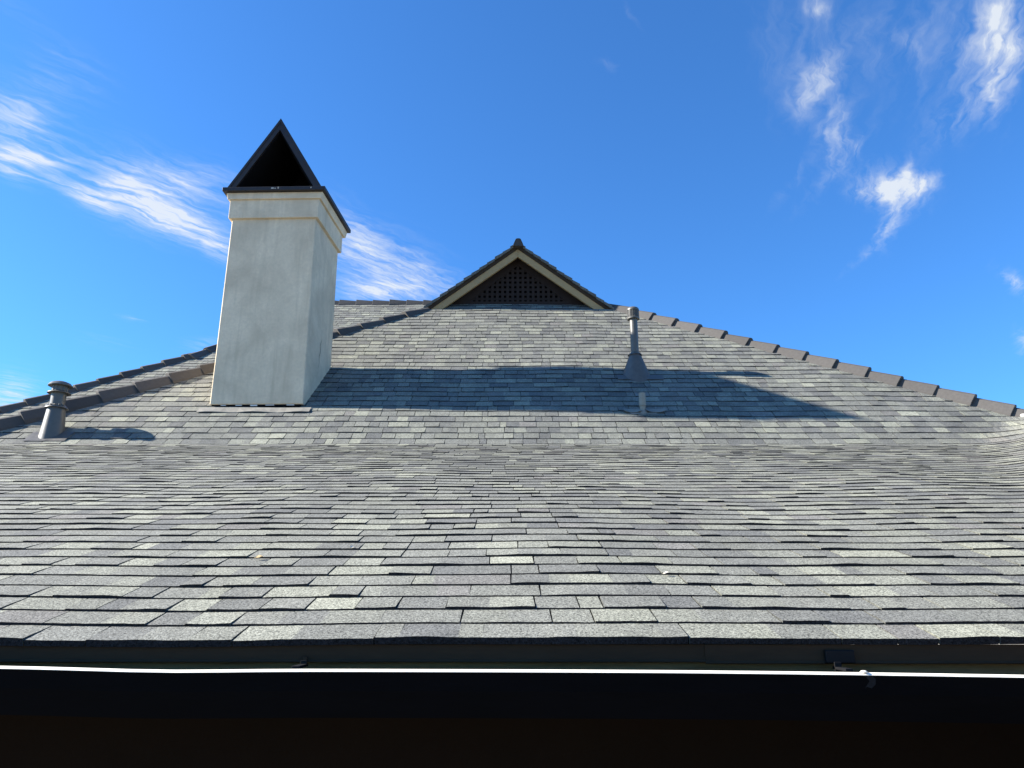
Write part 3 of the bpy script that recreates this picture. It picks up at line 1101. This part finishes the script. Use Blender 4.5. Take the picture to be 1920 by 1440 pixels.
# ------------------------------------------------------------------ eave: drip edge, fascia, soffit, walls
XE0, XE1 = -9.0, 1.86
FY = EY + 0.045
for (xa, xb, dz, dyy) in ((XE0, 0.585, 0.0, 0.0), (0.560, XE1, -0.004, -0.0035)):
    pts = [(xa, EY + 0.014 + dyy, EZ - 0.006), (xa, EY + 0.016 + dyy, EZ - 0.047 + dz), (xa, EY + 0.008 + dyy, EZ - 0.053 + dz), (xa, EY + 0.011 + dyy, EZ - 0.055 + dz), (xa, EY + 0.0195 + dyy, EZ - 0.049 + dz), (xa, EY + 0.0175 + dyy, EZ - 0.006)]
    poly_prism('drip_edge', pts, (xb - xa, 0, 0), M['drip'], house)
box('fascia_board', (XE0, FY, EZ - 0.165), (XE1 + 0.1, FY + 0.03, EZ - 0.012), M['fascia'], house)
box('soffit', (XE0, FY + 0.031, EZ - 0.16), (XE1 + 0.6, FY + 0.62, EZ - 0.14), M['soffit'], house)
for (xa, xb) in ((XE0, XE1 + 0.6),):
    box('wall', (xa, FY + 0.60, 0.0), (xb, FY + 0.80, EZ - 0.161), M['wall'], house)
box('wall', (XE0, FY + 0.81, 0), (XE0 + 0.2, 22, EZ - 0.2), M['wall'], house)
box('wall', (XE0 + 0.21, 21.8, 0), (9.0, 22, EZ - 0.2), M['wall'], house)
box('wing_fascia', (XE1 + 0.02, 0.1, EZ - 0.24), (XE1 + 0.05, FY - 0.002, EZ - 0.012), M['fascia'], house)
box('wing_soffit', (XE1 + 0.051, 0.1, EZ - 0.235), (XE1 + 0.62, FY + 0.029, EZ - 0.216), M['soffit'], house)
box('wing_wall', (XE1 + 0.62, 0.1, 0), (XE1 + 0.82, FY + 0.598, EZ - 0.214), M['wall'], house)

# ------------------------------------------------------------------ gutter
gut = empty('gutter', (0, EY - 0.06, EZ - 0.2), 'black gutter with a thin lip given its sunlit glint in cream colour along the eave', 'gutter')
GY0 = EY - 0.125


def gz(x):
    """lip height along the run: falls gently to the right, with a small dent"""
    return ZC - 0.1565 - 0.0088 * x - 0.005 * math.exp(-((x + 0.95) / 0.25) ** 2) + 0.003 * math.sin(2.1 * x + 0.4)


def run(name, outline, mat, x0, x1, n, parent, closed=True):
    bm = bmesh.new()
    rings = []
    for i in range(n + 1):
        x = x0 + (x1 - x0) * i / n
        rings.append([bm.verts.new((x, q[0] - gut.location.y, gz(x) + q[1] - gut.location.z)) for q in outline])
    m_ = len(outline)
    for a, b in zip(rings, rings[1:]):
        for i in range(m_ if closed else m_ - 1):
            bm.faces.new((a[i], b[i], b[(i + 1) % m_], a[(i + 1) % m_]))
    bm.faces.new(rings[0])
    bm.faces.new(rings[-1])
    return link(name, mesh_of(bm, name), mat, parent)


trough = [(GY0, -0.004), (GY0 + 0.003, -0.006), (GY0 + 0.004, -0.05), (GY0 + 0.020, -0.115), (EY + 0.036, -0.115), (EY + 0.036, -0.045), (EY + 0.040, -0.045), (EY + 0.040, -0.1205), (GY0 + 0.016, -0.1205), (GY0, -0.052)]
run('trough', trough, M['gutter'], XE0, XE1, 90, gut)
run('lip', [(GY0 - 0.004, -0.0030), (GY0 - 0.004, -0.0020), (GY0 + 0.001, 0.001), (GY0 + 0.008, 0.0040), (GY0 + 0.011, 0.002), (GY0 + 0.009, -0.0040)], M['lip'], XE0, XE1, 90, gut)
# hangers
gl_ = Vector(gut.location)


def gbox(name, lo, hi, mat, bevel=0.0, xf=None):
    lo = Vector(lo) - gl_
    hi = Vector(hi) - gl_
    return box(name, lo, hi, mat, gut, bevel, xf)


hx = 0.945
gbox('hanger_block', (hx - 0.042, EY - 0.004, gz(hx) + 0.020), (hx + 0.043, EY + 0.010, gz(hx) + 0.056), M['strap'], 0.003)
gbox('hanger_strap', (hx - 0.022, EY - 0.085, gz(hx) + 0.004), (hx - 0.002, EY + 0.008, gz(hx) + 0.011), M['strap'], 0.001)
gbox('hanger_strap', (hx - 0.022, EY - 0.012, gz(hx) + 0.0), (hx - 0.002, EY - 0.0045, gz(hx) + 0.024), M['strap'], 0.001)
hx2 = -0.598
gbox('hanger_strap', (hx2 - 0.011, EY - 0.09, gz(hx2) + 0.003), (hx2 + 0.011, EY + 0.008, gz(hx2) + 0.010), M['strap'], 0.001)
gbox('hanger_strap', (hx2 - 0.009, EY - 0.006, gz(hx2) + 0.004), (hx2 + 0.009, EY - 0.001, gz(hx2) + 0.020), M['strap'], 0.001)
bm = bmesh.new()
bmesh.ops.create_cone(bm, cap_ends=True, segments=20, radius1=0.0075, radius2=0.006, depth=0.006)
bm.transform(Matrix.Rotation(R(90), 4, 'X'))
o = link('screw_head', mesh_of(bm, 'screw_head'), M['drip'], gut)
o.location = Vector((hx2, EY + 0.008, gz(hx2) + 0.024)) - gl_
# bead of sealant on the lip and a scuffed dent under it
bm = bmesh.new()
bmesh.ops.create_icosphere(bm, subdivisions=2, radius=0.008)
for v in bm.verts:
    v.co.z *= 0.55
    v.co.x *= 1.3
o = link('sealant_bead', mesh_of(bm, 'sealant_bead', True), M['lip'], gut)
o.location = Vector((hx + 0.012, GY0 + 0.004, gz(hx) + 0.005)) - gl_
bm = bmesh.new()
pts_ = [(-0.006, 0.0), (0.010, 0.003), (0.020, -0.006), (0.018, -0.020), (0.006, -0.030), (-0.006, -0.026), (-0.012, -0.030), (-0.004, -0.020), (0.003, -0.012)]
fv = [bm.verts.new((x, 0, z)) for x, z in pts_]
bm.faces.new(fv)
ret = bmesh.ops.extrude_face_region(bm, geom=list(bm.faces))
for v in [g for g in ret['geom'] if isinstance(g, bmesh.types.BMVert)]:
    v.co.y += 0.002
o = link('scuff', mesh_of(bm, 'scuff'), M['scuff'], gut)
o.location = Vector((0.965, GY0 - 0.0005, gz(0.965) - 0.006)) - gl_

# wing gutter coming forward out of the picture
wg = empty('wing_gutter', (XE1 - 0.06, 1.2, EZ - 0.2), 'short return of black gutter along the side wing eave', 'gutter')
wo = [(0.0, 0.042), (0.003, 0.042), (0.004, -0.008), (0.02, -0.075), (0.14, -0.075), (0.14, 0.0), (0.144, 0.0), (0.144, -0.08), (0.016, -0.08), (0.0, -0.01)]
poly_prism('trough', [(x - 0.09, -1.0, z) for x, z in wo], (0, 2.0, 0), M['gutter'], wg)

# ------------------------------------------------------------------ bits of litter on the shingles


def litter(name, x, y, size, mat, label, cat, rz):
    s = float(s_of_y(y))
    p = surf(np.array([x]), np.array([s]), np.array([0.016]))[0]
    bm = bmesh.new()
    n = 7
    up_, dn_ = [], []
    for i in range(n + 1):
        t = i / n
        w = math.sin(math.pi * min(1, t * 1.02)) ** 0.8 * 0.32 * size + 0.0005
        zc_ = 0.25 * size * math.sin(t * 2.4) * t
        up_.append((t * size - size / 2, w, zc_ + 0.10 * size * w / (0.32 * size)))
        dn_.append((t * size - size / 2, -w, zc_))
    a = [bm.verts.new(q) for q in up_]
    m_ = [bm.verts.new((q[0], 0, q[2] - 0.06 * size)) for q in dn_]
    b = [bm.verts.new(q) for q in dn_]
    for i in range(n):
        bm.faces.new((a[i], a[i + 1], m_[i + 1], m_[i]))
        bm.faces.new((m_[i], m_[i + 1], b[i + 1], b[i]))
    ret = bmesh.ops.extrude_face_region(bm, geom=list(bm.faces))
    for v in [g for g in ret['geom'] if isinstance(g, bmesh.types.BMVert)]:
        v.co.z -= 0.0008
    o = link(name, mesh_of(bm, name), mat)
    o.location = p
    o.rotation_euler = (PA, 0, R(rz))
    o['label'] = label
    o['category'] = cat
    return o


litter('dry_leaf', -1.054, 3.273, 0.034, M['leaf'], 'small curled yellow leaf resting on the lower left shingles', 'leaf', 20)
litter('paint_chip', -0.704, 3.447, 0.022, M['chip'], 'tiny pale chip lying on shingles up-slope of the yellow leaf', 'debris', 55)
litter('paint_chip', 0.584, 3.01, 0.022, M['chip'], 'tiny pale chip on shingles right of the middle, near the eave', 'debris', -15)
